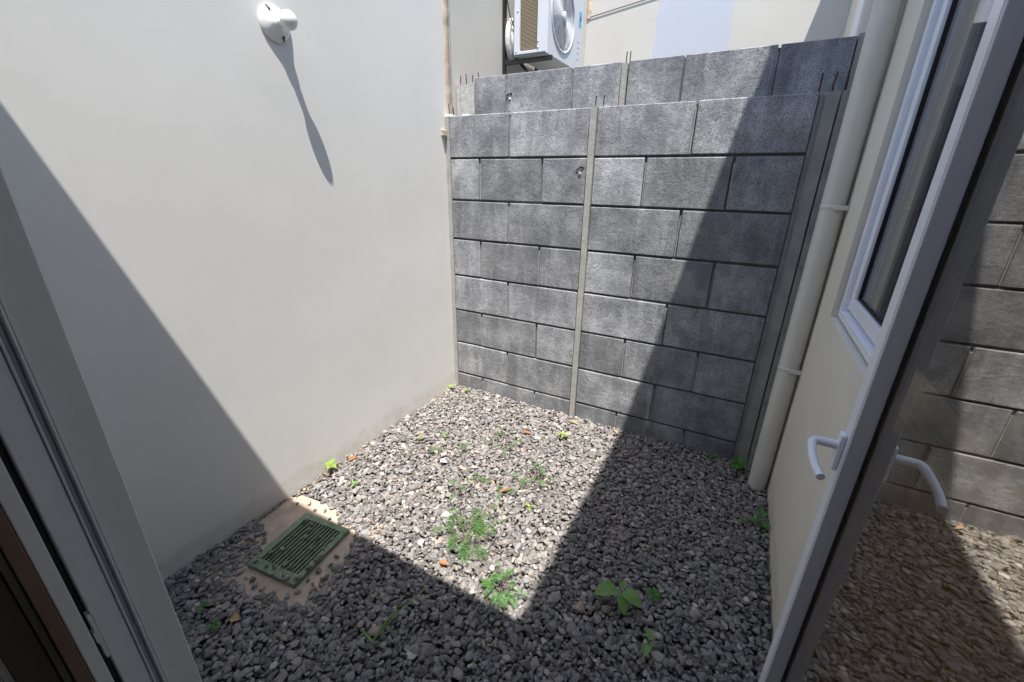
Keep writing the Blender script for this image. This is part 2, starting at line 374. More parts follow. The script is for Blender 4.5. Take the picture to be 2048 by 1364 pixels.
# neighbour's continuation
t = thing('neighbour_house_wall', 'shaded house wall with a white window frame beyond the rear block wall', 'wall', (2.17, 1.5, 0))
b = MB(); b.box((2.17, 0.305, -0.15), (2.32, 2.709, SZ)); b.build('plaster_face', M['cream_plaster'], t)
b = MB()
for (y0, y1, x) in ((1.05, 1.13, 2.13), (1.20, 1.62, 2.115)):
    b.box((x, y0, 1.0), (2.169, y1, 3.6))
fr = b.build('window_frame', M['upvc'], t, 0.004)
b = MB(); b.tube([(2.125, 1.165, 2.0), (2.124, 1.165, 2.45), (2.122, 1.175, 2.6), (2.12, 1.20, 2.9)], 0.008, 6); b.build('hose', M['beige'], t)

# ------------------------------------------------------------ window in the cream wall
t = thing('casement_window', 'white framed casement window in the cream wall behind the open door', 'window', (RX, -1.1, WZ0))
def ring(b, x0, x1, y0, y1, z0, z1, w):   # rectangular ring in the YZ plane, bars butted
    b.box((x0, y0, z0), (x1, y1, z0 + w)); b.box((x0, y0, z1 - w), (x1, y1, z1))
    b.box((x0, y0, z0 + w), (x1, y0 + w, z1 - w)); b.box((x0, y1 - w, z0 + w), (x1, y1, z1 - w))
b = MB(); ring(b, RX + 0.019, RX + 0.085, WY0 + .001, WY1 - .013, WZ0 + 0.010, WZ1 - .001, 0.026); b.build('outer_frame', M['upvc'], t, 0.003)
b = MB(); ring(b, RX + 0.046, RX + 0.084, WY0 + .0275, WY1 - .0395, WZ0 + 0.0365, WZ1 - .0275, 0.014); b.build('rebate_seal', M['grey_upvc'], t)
sy0, sy1, sz0, sz1 = WY0 + 0.034, WY1 - 0.046, WZ0 + 0.048, WZ1 - 0.034
b = MB(); ring(b, RX + 0.036, RX + 0.082, sy0, sy1, sz0, sz1, 0.046); s_ = b.build('sash', M['upvc'], t, 0.003)
b = MB(); ring(b, RX + 0.046, RX + 0.07, sy0 + .0465, sy1 - .0465, sz0 + .0465, sz1 - .0465, 0.006); b.build('gasket', M['gasket'], t)
b = MB(); b.box((RX + 0.052, sy0 + .05, sz0 + .05), (RX + 0.057, sy1 - .05, sz1 - .05)); b.build('glass_pane', M['glass_win'], t)

# ------------------------------------------------------------ block walls
def block_wall(name, label, y, x_left, top, bays, rows_a, rows_b, posts, rods, depth=0.10, zmin=-0.15):
    t = thing(name, label, 'wall', ((x_left + bays[-1][1]) / 2, y, 0))
    for bi, (x0, x1) in enumerate(bays):
        b = MB(); k = 0; z1 = top
        zj = [top] + [(7 - q) * 0.25 + 0.106 + (top - 1.846) for q in range(1, 9)]
        for r in range(8):
            zt, zb = zj[r], zj[r + 1]
            xs = [x0] + list((rows_a if r % 2 == 0 else rows_b)[bi]) + [x1]
            for c in range(len(xs) - 1):
                gl = 0.002 if c == 0 else 0.006; gr_ = 0.002 if c == len(xs) - 2 else 0.006
                up = 0 if r == 0 else 0.005
                d = random.uniform(-0.0025, 0.0025)
                st_ = len(b.v)
                b.bevel_box((xs[c] + gl, y + d, zb + 0.007 + random.uniform(-.0015, .0015)), (xs[c + 1] - gr_, y + depth, zt - up), 0.004, 0.0012)
                if random.random() < .6: b.chip(st_, y, random.uniform(.003, .008))
        pn = b.build('block_panel', M['block'], t)
        b = MB(); b.box((x0, y + 0.016, zj[8]), (x1, y + depth - 0.004, top - 0.012)); b.build('mortar_bed', M['joint_dark'], t)
        b = MB()      # pale pointing in the upright joints
        for r in range(8):
            for xj in (rows_a if r % 2 == 0 else rows_b)[bi]:
                dd = random.choice((0.002, 0.003, 0.004, 0.012))
                zt, zb = zj[r], zj[r + 1]
                off = random.choice((-0.0022, 0.0022, 0.0))
                b.bevel_box((xj - 0.0036 + off, y + dd, zb + 0.009), (xj + 0.0036 + off, y + 0.03, zt - 0.03), 0.001, 0.0008)
        b.build('pointing', M['mortar'], t)
    for (x0, x1, yo, zt) in posts:
        b = MB(); n_ = 24; zs = np.linspace(zmin, zt, n_)
        va = []
        for z in zs:
            q = 0.0022 * noise.noise(Vector((x0 * 7, y, z * 6)))
            va += [(x0 + q, y + 0.06, z), (x0 + q, y - yo, z), (x1 + q * .6, y - yo, z), (x1 + q * .6, y + 0.06, z)]
        b.add(va, [(4*i+k2, 4*i+(k2+1)%4, 4*i+4+(k2+1)%4, 4*i+4+k2) for i in range(n_-1) for k2 in range(4)] + [(0,1,2,3), tuple(4*(n_-1)+q for q in range(4))])
        b.build('post', M['post_pale'] if (y > .1 and x0 < .9) else M['post'], t)
    for (x, yy, h, z0) in rods:
        b = MB(); dx = random.uniform(-.004, .004)
        b.tube([(x, yy, z0 - 0.06), (x, yy, z0 + h * .5), (x + dx, yy, z0 + h)], 0.0032, 6); b.build('rebar', M['rust'], t)
    return t
front = block_wall('front_block_wall', 'near grey concrete block wall rising from the gravel', 0.0, 0.0, 1.846,
    [(0.0, 0.914), (0.949, 1.911)], [[0.425], [1.431]], [[0.2175, 0.6425], [1.225, 1.634]], 
    [(-0.029, 0.0, 0.004, 1.842), (0.915, 0.948, 0.010, 1.848), (1.925, 1.983, -0.02, 1.85)],
    [(-0.022, 0.035, 0.075, 1.846), (0.012, 0.035, 0.05, 1.846), (0.925, 0.03, 0.055, 1.846), (0.968, 0.03, 0.055, 1.846),
     (1.905, 0.03, 0.075, 1.846), (1.952, 0.03, 0.075, 1.846), (1.998, 0.03, 0.075, 1.846)])
b = MB(); b.box((1.912, 0.012, -0.15), (1.926, 0.1, 1.84)); b.box((1.990, -0.012, -0.15), (2.084, 0.1, 1.846)); b.build('end_infill', M['joint_dark'], front).data.materials[0] = M['mortar']
rear = block_wall('rear_block_wall', 'farther taller grey concrete block wall behind the near one', 0.28, -0.14, 2.10,
    [(0.008, 0.975), (1.012, 2.022)], [[0.247, 0.686], [1.302, 1.724]], [[0.45], [1.52]],
    [(-0.132, -0.105, -0.0, 2.07), (-0.105, -0.034, -0.014, 2.07), (-0.034, -0.022, -0.022, 2.07), (-0.022, 0.006, 0.002, 2.075), (0.978, 1.008, 0.004, 2.09), (2.026, 2.075, -0.01, 2.11)],
    [(-0.125, .32, .06, 2.07), (-0.079, .32, .065, 2.07), (-0.03, .32, .055, 2.07), (0.018, .32, .045, 2.09), (0.99, .31, .06, 2.09), (1.01, .31, .06, 2.09), (2.07, .31, .08, 2.09)])
b = MB()
for (x, y, z) in ((-0.015, 0.03, 1.846), (0.10, 0.05, 1.846), (-0.02, 0.05, 1.85)):
    b.lathe([(0, 0.03), (0.006, 0.028), (0.011, 0.015), (0.012, 0.001)], (x, y, z), (0, 0, 1), 14)
b.build('mortar_splash', M['foil'], front)

b = MB(); b.bevel_box((WX - 0.01, -0.047, 1.735), (WX + 0.022, -0.012, 1.768), 0.003, 0.002)
tag(b.build('wooden_peg', M['beige']), 'small wooden stub poking out of the white wall near the corner', 'peg')

for (x, y, z, wl, par) in ((0.872, 0.0, 1.545, .026, front), (0.272, 0.28, 1.985, .026, rear)):
    b = MB(); nn = 11
    rim = [(x + wl * math.cos(2*math.pi*k/nn) * random.uniform(.6, 1.1), y - .0035, z + wl * .45 * math.sin(2*math.pi*k/nn) * random.uniform(.6, 1.2) + .35 * wl * math.cos(2*math.pi*k/nn)) for k in range(nn)]
    b.add(rim + [(x, y + .003, z)] + [(p_[0], y + .006, p_[2]) for p_ in rim], [(k, (k+1) % nn, nn) for k in range(nn)] + [(k, (k+1) % nn, nn+1+(k+1) % nn, nn+1+k) for k in range(nn)])
    b.build('gouge', M['slot'], par)
    b = MB(); b.bevel_box((x - .006, y - .006, z - .030), (x + .012, y + .004, z - .012), .004, .002); b.build('mortar_lump', M['post_pale'], par)

# ------------------------------------------------------------ downpipe
t = thing('downpipe', 'thick cream plastic downpipe standing in the right corner of the yard', 'pipe', (2.036, -0.165, 0))
b = MB(); b.tube([(2.036, -0.165, -0.02), (2.036, -0.165, 1.9), (2.036, -0.165, 4.0)], 0.0425, 40); b.build('pipe', M['pipe'], t)
b = MB(); b.lathe([(-0.05, 0.0430), (-0.048, 0.0462), (0.048, 0.0462), (0.052, 0.0430)], (2.036, -0.165, 2.35), (0, 0, 1), 40); b.build('pipe_socket', M['pipe'], t)
for z in (0.675, 1.40):
    b = MB(); b.lathe([(-0.009, 0.0426), (-0.008, 0.0438), (0.008, 0.0438), (0.009, 0.0426)], (2.036, -0.165, z), (0, 0, 1), 40)
    b.bevel_box((2.036, -0.165 - 0.052, z - 0.009), (2.083, -0.165 - 0.043, z + 0.009), 0.001)
    b.build('pipe_clip', M['pipe'], t)
t = thing('neighbour_downpipe', 'pale vertical pipe of the neighbouring house behind the rear wall', 'pipe', (2.11, 0.72, 0))
b = MB(); b.tube([(2.105, 0.74, -0.05), (2.105, 0.74, 4.0)], 0.05, 28); b.build('pipe', M['pipe'], t)

# ------------------------------------------------------------ bare bulb on the white wall
bx = Vector((WX, -1.090, 2.045))
t = thing('wall_lamp', 'bare frosted bulb in a white porcelain holder on the white wall', 'lamp', bx)
b = MB(); b.lathe([(0, 0.0), (0.0, 0.062), (0.005, 0.0635), (0.008, 0.0615), (0.014, 0.051), (0.021, 0.036), (0.027, 0.026), (0.038, 0.021), (0.040, 0.019), (0.040, 0.0)], bx, (1, 0, 0), 48)
hd = b.build('holder', M['porcelain'], t)
for a in (R(-62), R(118)):
    b = MB()
    d = Vector((0, math.cos(a), math.sin(a))); tt = Vector((0, -math.sin(a), math.cos(a)))
    c = bx + Vector((0.0145, 0, 0)) + d * 0.0535
    dn = Vector((-0.7, *(d * 0.8)[1:])).normalized()
    nrm = Vector((0.75, 0, 0)) + d * 0.66; nrm.normalize(); al = nrm.cross(tt).normalized()
    q = [c + nrm * 0.0012 + al * sa * 0.010 + tt * st * 0.0042 for sa, st in ((-1,-1),(1,-1),(1,1),(-1,1))]
    q2 = [p_ - nrm * 0.006 for p_ in q]
    b.add(q + q2, [(0,1,2,3),(0,1,5,4),(1,2,6,5),(2,3,7,6),(3,0,4,7)])
    b.build('screw_slot', M['slot'], hd)
b = MB(); b.lathe([(0.038, 0.0), (0.038, 0.0155), (0.047, 0.016), (0.050, 0.0145), (0.054, 0.015), (0.062, 0.0138)], bx, (1, 0, 0), 32); b.build('lamp_socket', M['porcelain'], t)
b = MB(); prof = [(0.058, 0.0130), (0.063, 0.0155), (0.069, 0.0225)]
for k in range(0, 13):
    a = R(-42 + 132 * k / 12); prof.append((0.090 + 0.029 * math.sin(a), 0.0335 * math.cos(a) + 1e-5))
b.lathe(prof, bx, (1, 0, 0), 40); b.build('bulb', M['bulb'], t)

# ------------------------------------------------------------ air conditioner
AX0, AX1, AY0, AY1, AZ0, AZ1 = -0.035, 0.239, 0.90, 1.59, 2.347, 2.90
t = thing('air_conditioner', 'white outdoor air conditioning unit above the rear block wall', 'air conditioner', (0.1, 1.2, AZ0))
b = MB()
# casing: side panel with an opening, back, top, base and a front with a round hole
b.box((AX0, AY0, AZ0 + .01), (AX0 + 0.045, AY0 + 0.02, AZ1)); b.box((AX1 - 0.085, AY0, AZ0 + .01), (AX1 - 0.012, AY0 + 0.02, AZ1))
b.box((AX0 + 0.045, AY0, AZ0 + .01), (AX1 - 0.085, AY0 + 0.02, AZ0 + 0.03)); b.box((AX0 + 0.045, AY0, AZ1 - 0.03), (AX1 - 0.085, AY0 + 0.02, AZ1))
b.box((AX0, AY1 - 0.02, AZ0), (AX1 - 0.012, AY1, AZ1)); b.box((AX0, AY0 + .02, AZ1 - 0.02), (AX1 - 0.012, AY1 - .02, AZ1)); b.box((AX0, AY0 + .02, AZ0 + .002), (AX1 - 0.014, AY1 - .02, AZ0 + 0.02))
b.box((AX1 - 0.1, AY0 + .42 + .03, AZ0 + .02), (AX1 - 0.09, AY0 + .43 + .03, AZ1 - .02))
b.build('casing', M['ac_white'], t, 0.003)
FC = Vector((AX1, 1.175, 2.634)); FRr = 0.222
b = MB(); seg = 64
inn = [(FC.y + FRr * math.cos(2*math.pi*k/seg), FC.z + FRr * math.sin(2*math.pi*k/seg)) for k in range(seg)]
def onrect(a):
    c, s = math.cos(a), math.sin(a); y0, y1, z0, z1 = AY0 - FC.y, AY1 - FC.y, AZ0 - FC.z, AZ1 - FC.z
    tt = min([(y1 / c) if c > 1e-9 else 9, (y0 / c) if c < -1e-9 else 9, (z1 / s) if s > 1e-9 else 9, (z0 / s) if s < -1e-9 else 9])
    return (FC.y + c * tt, FC.z + s * tt)
out = [onrect(2*math.pi*k/seg) for k in range(seg)]
ca = [math.atan2(z - FC.z, y - FC.y) % (2*math.pi) for y in (AY0, AY1) for z in (AZ0, AZ1)]
crn = [(y, z) for y in (AY0, AY1) for z in (AZ0, AZ1)]
for a, c in zip(ca, crn):
    k = round(a / (2*math.pi/seg)) % seg; out[k] = c
x = AX1; vsn = [(x, *p_) for p_ in out] + [(x, *p_) for p_ in inn] + [(x - .012, *p_) for p_ in out] + [(x - 0.05, *p_) for p_ in inn]
fs = []
for k in range(seg):
    k2 = (k + 1) % seg
    fs += [(k, k2, seg + k2, seg + k), (2*seg + k, 2*seg + k2, k2, k), (seg + k, seg + k2, 3*seg + k2, 3*seg + k)]
b.add(vsn, fs); b.build('front_panel', M['ac_white'], t)
b = MB(); b.lathe([(0.0, FRr + 0.012), (0.007, FRr + 0.008), (0.008, FRr), (0.0, FRr - 0.004)], FC, (1, 0, 0), 64); b.build('fan_ring', M['ac_white'], t)
b = MB(); b.lathe([(-0.051, FRr), (-0.19, FRr), (-0.19, 0.0)], FC, (1, 0, 0), 48); b.build('fan_well', M['ac_dark'], t)
b = MB()
for k in range(3):
    a0 = 2 * math.pi * k / 3 + 0.75; va = []; nr, na = 6, 8
    for i in range(nr + 1):
        r = 0.05 + 0.155 * i / nr
        for j in range(na + 1):
            a = a0 + (j / na) * (1.45) + 0.35 * i / nr; va.append((FC.x - 0.04 - 0.07 * j / na, FC.y + r * math.cos(a), FC.z + r * math.sin(a)))
    b.add(va, [(i*(na+1)+j, i*(na+1)+j+1, (i+1)*(na+1)+j+1, (i+1)*(na+1)+j) for i in range(nr) for j in range(na)], True)
b.build('fan_blades', M['ac_blade'], t)
b = MB()
for k in range(1, 19):
    r = 0.035 + (FRr - 0.04) * k / 18.5
    b.tube([(FC.x - 0.004 + 0.012 * (1 - (r / FRr) ** 2), FC.y + r * math.cos(2*math.pi*i/48), FC.z + r * math.sin(2*math.pi*i/48)) for i in range(49)], 0.0019, 5, False)
for k in range(12):
    a = 2 * math.pi * k / 12
    b.tube([(FC.x + 0.004, FC.y + 0.03 * math.cos(a), FC.z + 0.03 * math.sin(a)), (FC.x + 0.0, FC.y + 0.13 * math.cos(a + .08), FC.z + 0.13 * math.sin(a + .08)), (FC.x - 0.006, FC.y + FRr * math.cos(a + .2), FC.z + FRr * math.sin(a + .2))], 0.0022, 5, False)
b.lathe([(0.004, 0.036), (0.014, 0.034), (0.017, 0.02), (0.018, 0.0)], FC, (1, 0, 0), 30)
b.build('fan_guard', M['ac_white'], t)
b = MB(); b.box((AX0 + 0.03, AY0 + 0.024, AZ0 + 0.02), (AX1 - 0.08, AY0 + 0.04, AZ1 - 0.02)); b.build('coil_fins', M['fins'], t)
b = MB(); b.box((AX1 + 0.0005, AY1 - 0.085, 2.66), (AX1 + 0.0015, AY1 - 0.03, 2.76)); b.build('sticker', M['sticker_blue'], t)
b = MB(); b.box((AX1 + 0.0018, AY1 - 0.066, 2.70), (AX1 + 0.0026, AY1 - 0.040, 2.73)); b.build('sticker_mark', M['sticker_navy'], bpy.data.objects['sticker'])
for z in (2.43, 2.47, 2.51, 2.55):
    b = MB(); b.box((AX1 - 0.002, AY1 - 0.10, z), (AX1 + 0.0012, AY1 - 0.05, z + 0.006)); b.build('vent_slot', M['grey_upvc'], t)
for (x_, z_) in ((AX1 - .075, AZ0 + .04), (AX1 - .075, AZ0 + .08), (AX0 + .02, AZ0 + .03), (AX0 + 0.03, AZ0 + .28)):
    b = MB(); b.lathe([(0, 0.006), (0.003, 0.005), (0.004, 0.0)], (x_, AY0 - .0002, z_), (0, -1, 0), 12); b.build('screw', M['steel'], t)
t = thing('wall_bracket', 'black steel wall bracket carrying the air conditioner', 'bracket', (-0.14, 0.9, 2.3))
for yb in (0.925, 1.50):
    b = MB(); b.bevel_box((-0.139, yb - .018, 2.22), (-0.120, yb + .018, 2.95), 0.001)
    b.bevel_box((-0.119, yb - .012, 2.305), (0.27, yb + .012, 2.335), 0.001)
    b.tube([(-0.13, yb, 2.80), (-0.085, yb, 2.62), (-0.04, yb, 2.52)], 0.005, 6)
    b.build('bracket_arm', M['black_steel'], t)
t = thing('refrigerant_pipe', 'white taped refrigerant pipe coiled beside the air conditioner', 'pipe', (-0.09, 0.98, 2.4))
b = MB()
for o_, rr in ((0.0, 0.115), (0.038, 0.10)):
    pts = [(-0.100 + o_ * .9, 0.99 + o_ * .5 - 0.6 * rr * math.sin(a), 2.48 + rr * math.cos(a) * 1.05) for a in np.linspace(-0.9, 3.6, 26)]
    b.tube(pts, 0.021, 12)
b.build('taped_pipe', M['foil'], t)
b = MB(); b.tube([(-0.06, 0.98, 2.36), (0.0, 1.0, 2.29), (0.06, 1.02, 2.24), (0.07, 1.03, 2.12)], 0.008, 8); b.tube([(-0.02, 0.97, 2.34), (0.05, 0.96, 2.26), (0.08, 0.98, 2.1)], 0.006, 8); b.build('loose_cable', M['black_steel'], t)

# ------------------------------------------------------------ drain
dc = Vector((0.300, -1.602, 0.0)); ang = R(6.5)
def rot(x, y): return (dc.x + x * math.cos(ang) - y * math.sin(ang), dc.y + x * math.sin(ang) + y * math.cos(ang))
b = MB(); o1 = [rot(*p_) for p_ in ((-.30, -.27), (.27, -.27), (.27, .25), (-.30, .25))]; i1 = [rot(*p_) for p_ in ((-.12, -.142), (.12, -.142), (.12, .142), (-.12, .142))]
o1 = [(max(x, WX + .001), y) for x, y in o1]
zt = -0.012
va = [(*p_, zt) for p_ in o1] + [(*p_, zt) for p_ in i1] + [(*p_, zt - .03) for p_ in o1] + [(*p_, zt - .10) for p_ in i1]
fs = []
for k in range(4):
    k2 = (k + 1) % 4; fs += [(k, k2, 4 + k2, 4 + k), (8 + k, 8 + k2, k2, k), (4 + k, 4 + k2, 12 + k2, 12 + k)]
fs.append((12, 13, 14, 15))
b.add(va, fs); sl = b.build('drain_surround', M['slab']); tag(sl, 'tan cement surround of the floor drain by the white wall', 'drain surround')
t = thing('drain_grate', 'green slotted drain grate littered with pebbles by the white wall', 'drain grate', dc)
def rbox(b, x0, y0, x1, y1, z0, z1): b.prism([rot(x0, y0), rot(x1, y0), rot(x1, y1), rot(x0, y1)], z0, z1)
b = MB(); rbox(b, -.130, -.153, .130, -.112, -.011, .010); rbox(b, -.130, .125, .130, .153, -.011, .010); rbox(b, -.130, -.112, -.098, .125, -.011, .010); rbox(b, .104, -.112, .130, .125, -.011, .010)
b.build('grate_frame', M['grate'], t, 0.002)
nb = 11
for k in range(nb):
    x_ = -0.098 + (0.202) * (k + 0.75) / (nb + 0.5)
    b = MB(); rbox(b, x_ - .0030, -.1115, x_ + .0030, .1245, -.004, .007); b.build('grate_bar', M['grate'], t, 0.0012)
b = MB(); rbox(b, -.118, -.139, .118, .139, -.096, -.094); b.build('drain_bottom', M['well'], t)

# ------------------------------------------------------------ open glass door
LX0, LX1 = 2.016, 2.079; LY1, LY0 = -1.318, -2.215; LZ0, LZ1 = 0.085, 2.38; SW = 0.044
t = thing('glass_door', 'open white framed glass door swung against the cream wall', 'door', (LX0, LY0, LZ0))
b = MB(); GX = 2.0545
def frame(b, x0, x1, w):
    b.box((x0, LY0, LZ0), (x1, LY0 + w, LZ1)); b.box((x0, LY1 - w, LZ0), (x1, LY1, LZ1))
    b.box((x0, LY0 + w, LZ0), (x1, LY1 - w, LZ0 + w)); b.box((x0, LY0 + w, LZ1 - w), (x1, LY1 - w, LZ1))
frame(b, LX0, LX1, SW); b.build('leaf_frame', M['upvc'], t, 0.003)
b = MB()   # glazing bead, the shade on it painted in as grey
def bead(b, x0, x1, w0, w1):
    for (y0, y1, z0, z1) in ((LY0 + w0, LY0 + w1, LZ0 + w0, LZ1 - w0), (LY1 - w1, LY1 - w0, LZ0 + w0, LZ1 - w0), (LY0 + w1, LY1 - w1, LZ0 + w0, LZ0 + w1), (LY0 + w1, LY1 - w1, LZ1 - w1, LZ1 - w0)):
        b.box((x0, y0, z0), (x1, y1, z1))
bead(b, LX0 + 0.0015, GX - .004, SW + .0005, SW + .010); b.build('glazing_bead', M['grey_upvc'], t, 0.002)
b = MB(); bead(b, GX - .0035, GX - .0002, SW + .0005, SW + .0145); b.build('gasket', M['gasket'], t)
for gx in (GX, GX + 0.014):
    b = MB(); b.box((gx, LY0 + SW, LZ0 + SW), (gx + .004, LY1 - SW, LZ1 - SW)); b.build('glass_pane', M['glass'] if gx == GX else M['glass_inner'], t)
hy, hz = -1.340, 0.935
b = MB(); b.bevel_box((LX0 - .011, hy - .014, hz - .048), (LX0 - .0002, hy + .014, hz + .044), 0.005, 0, 2)
hn = b.build('handle_rose', M['handle'], t)
b = MB()
pts = [(LX0 - .009, hy, hz + .012), (LX0 - .035, hy, hz + .012), (LX0 - .052, hy - .001, hz + .012), (LX0 - .057, hy - .008, hz + .012), (LX0 - .060, hy - .022, hz + .011), (LX0 - .062, hy - .060, hz + .008), (LX0 - .060, hy - .100, hz + .006), (LX0 - .054, hy - .138, hz + .004)]
b.tube(pts, [.0100, .0100, .0095, .0090, .0085, .0080, .0080, .0080], 16); b.build('handle_lever', M['handle'], t)

# ------------------------------------------------------------ left door frame (strips of the jamb seen edge-on)
t = thing('door_frame', 'white plastic door frame with a black lock groove at the left edge', 'door frame', (1.1, -2.3, 0))
XJ = 1.10
def strip(name, dirs, ma, xf=XJ, z0=0.031, z1=2.418, extra=0):
    y1 = -2.3895 + dirs[0] * (1.7375 - XJ); y0 = -2.3895 + dirs[1] * (1.7375 - XJ)
    b = MB(); b.box((XJ - 0.024, y0 + .0004, z0), (xf, y1, z1)); return b.build(name, ma, t, 0.0015)
strip('outer_face', (0.2385, 0.181), M['upvc_dull'])
strip('frame_ridge', (0.1795, 0.1745), M['upvc'], XJ + 0.0045)
strip('frame_channel', (0.1740, 0.1660), M['grey_upvc'], XJ - 0.006)
strip('frame_ridge', (0.1655, 0.1610), M['upvc'], XJ + 0.0025)
strip('inner_face', (0.1605, 0.1215), M['upvc'], XJ + 0.0)
strip('lock_groove', (0.1210, 0.1115), M['gasket'], XJ - 0.012)
strip('lip_face', (0.1110, 0.0880), M['upvc_dull'], XJ)
strip('reflection_strip', (0.0875, 0.0665), M['warm_reflection'], XJ + 0.001)  # warm interior reflected in the plastic frame, painted in as brown
strip('olive_strip', (0.0660, 0.0545), M['olive'], XJ - 0.004)  # narrow dark olive plate next to the brown one
strip('room_shade_strip', (0.0540, 0.0090), M['room_shade'], XJ - 0.008)  # strip coloured near-black in place of the unlit room beyond
# strike plates in the groove
yg = -2.3895 + 0.1163 * (1.7375 - XJ)
b = MB(); b.bevel_box((XJ - 0.0115, yg + .0002, 0.897), (XJ - 0.0005, yg + .0038, 0.975), 0.0005); b.bevel_box((XJ - 0.0115, yg - .0015, .925), (XJ - .001, yg + .0010, .945), .0005); b.build('strike_plate', M['upvc_dull'], t)

# ------------------------------------------------------------ gravel
from mathutils import geometry
def stone_proto(seed, n=13, flat=0.40):
    r = random.Random(seed); bm = bmesh.new()
    el = r.uniform(0.62, 0.95); fl = r.uniform(flat - .12, flat + .15)
    for _ in range(n):
        v = Vector((r.gauss(0, 1), r.gauss(0, 1), r.gauss(0, 1))).normalized() * r.uniform(0.82, 1.0)
        bm.verts.new((v.x, v.y * el, v.z * fl))
    res = bmesh.ops.convex_hull(bm, input=list(bm.verts))
    bmesh.ops.delete(bm, geom=[g for g in res['geom_interior'] if isinstance(g, bmesh.types.BMVert)], context='VERTS')
    bmesh.ops.bevel(bm, geom=list(bm.edges), offset=0.035, segments=1, affect='EDGES')
    bmesh.ops.triangulate(bm, faces=list(bm.faces)); bm.verts.index_update()
    V = np.array([v.co[:] for v in bm.verts]); F = np.array([[v.index for v in f.verts] for f in bm.faces]); bm.free(); return V, F
PROTO = [stone_proto(i, random.randint(9, 16)) for i in range(34)]
def stones(name, pos, size, tilt, ma):
    VV = []; FF = []; off = 0
    for p_, s_, ti in zip(pos, size, tilt):
        V, F = PROTO[rng.integers(len(PROTO))]
        a = rng.uniform(0, 2 * math.pi); ax = rng.uniform(0, 2 * math.pi)
        Rm = np.array((Matrix.Rotation(ti, 3, Vector((math.cos(ax), math.sin(ax), 0))) @ Matrix.Rotation(a, 3, 'Z')))
        VV.append((V * s_) @ Rm.T + p_); FF.append(F + off); off += len(V)
    VV = np.concatenate(VV); FF = np.concatenate(FF)
    me = bpy.data.meshes.new(name); me.vertices.add(len(VV)); me.vertices.foreach_set('co', VV.ravel())
    me.loops.add(FF.size); me.loops.foreach_set('vertex_index', FF.ravel().astype(np.int32))
    me.polygons.add(len(FF)); me.polygons.foreach_set('loop_start', np.arange(0, FF.size, 3, dtype=np.int32))
    me.update(); me.validate(); me.materials.append(ma)
    o = bpy.data.objects.new(name, me); COL.objects.link(o); return o
SLAB = [(0.0,-1.40),(0.042,-1.375),(0.147,-1.36),(0.26,-1.375),(0.311,-1.42),(0.429,-1.41),(0.497,-1.511),(0.506,-1.592),(0.507,-1.67),(0.506,-1.733),(0.534,-1.78),(0.486,-1.807),(0.414,-1.807),(0.328,-1.831),(0.212,-1.834),(0.152,-1.754),(0.13,-1.66),(0.05,-1.60),(-0.05,-1.64),(-0.05,-1.42)]
def in_poly(x, y, P):
    c = False; n = len(P)
    for i in range(n):
        x1, y1 = P[i]; x2, y2 = P[(i + 1) % n]
        if (y1 > y) != (y2 > y) and x < (x2 - x1) * (y - y1) / (y2 - y1) + x1: c = not c
    return c
def hgt(x, y): return 0.010 * noise.noise(Vector((x * 2.2, y * 2.2, 3))) + 0.006 * noise.noise(Vector((x * 7, y * 7, 1)))
P, S, T = [], [], []
sp = 0.0212
for layer, (zoff, step) in enumerate(((-0.018, 0.025), (-0.008, sp), (-0.002, sp * 1.1), (0.002, 0.036))):
    y = -2.225
    while y < -0.008:
        x = WX + 0.012
        while x < RX - 0.012:
            px_ = x + rng.uniform(-.5, .5) * step * .9; py_ = y + rng.uniform(-.5, .5) * step * .9
            px_ = min(max(px_, WX + .012), RX - .010); py_ = min(py_, -0.012)
            if not in_poly(px_ + 0.022 * noise.noise(Vector((px_ * 28, py_ * 28, 9))), py_ + 0.022 * noise.noise(Vector((px_ * 28, py_ * 28, 2))), SLAB):
                s_ = float(np.clip(rng.lognormal(math.log(0.0143), 0.34), 0.0065, 0.030))
                if layer == 2: s_ *= 0.95
                # the narrow strip along the wall where soil shows through
                if layer and px_ < 0.035 and -1.40 < py_ < -1.0 and rng.random() < 0.75: x += step; continue
                dwall = max(0.0, 1 - (0.06 - min(0.06, min(px_ - WX, 9))) / 0.06)
                P.append((px_, py_, hgt(px_, py_) + zoff + rng.uniform(-.0025, .0025))); S.append(s_); T.append(abs(rng.normal(0, 0.17)))
            x += step
        y += step
g = stones('gravel', P, S, T, M['gravel']); g['kind'] = 'stuff'; g['label'] = 'bed of crushed grey stone covering the yard'
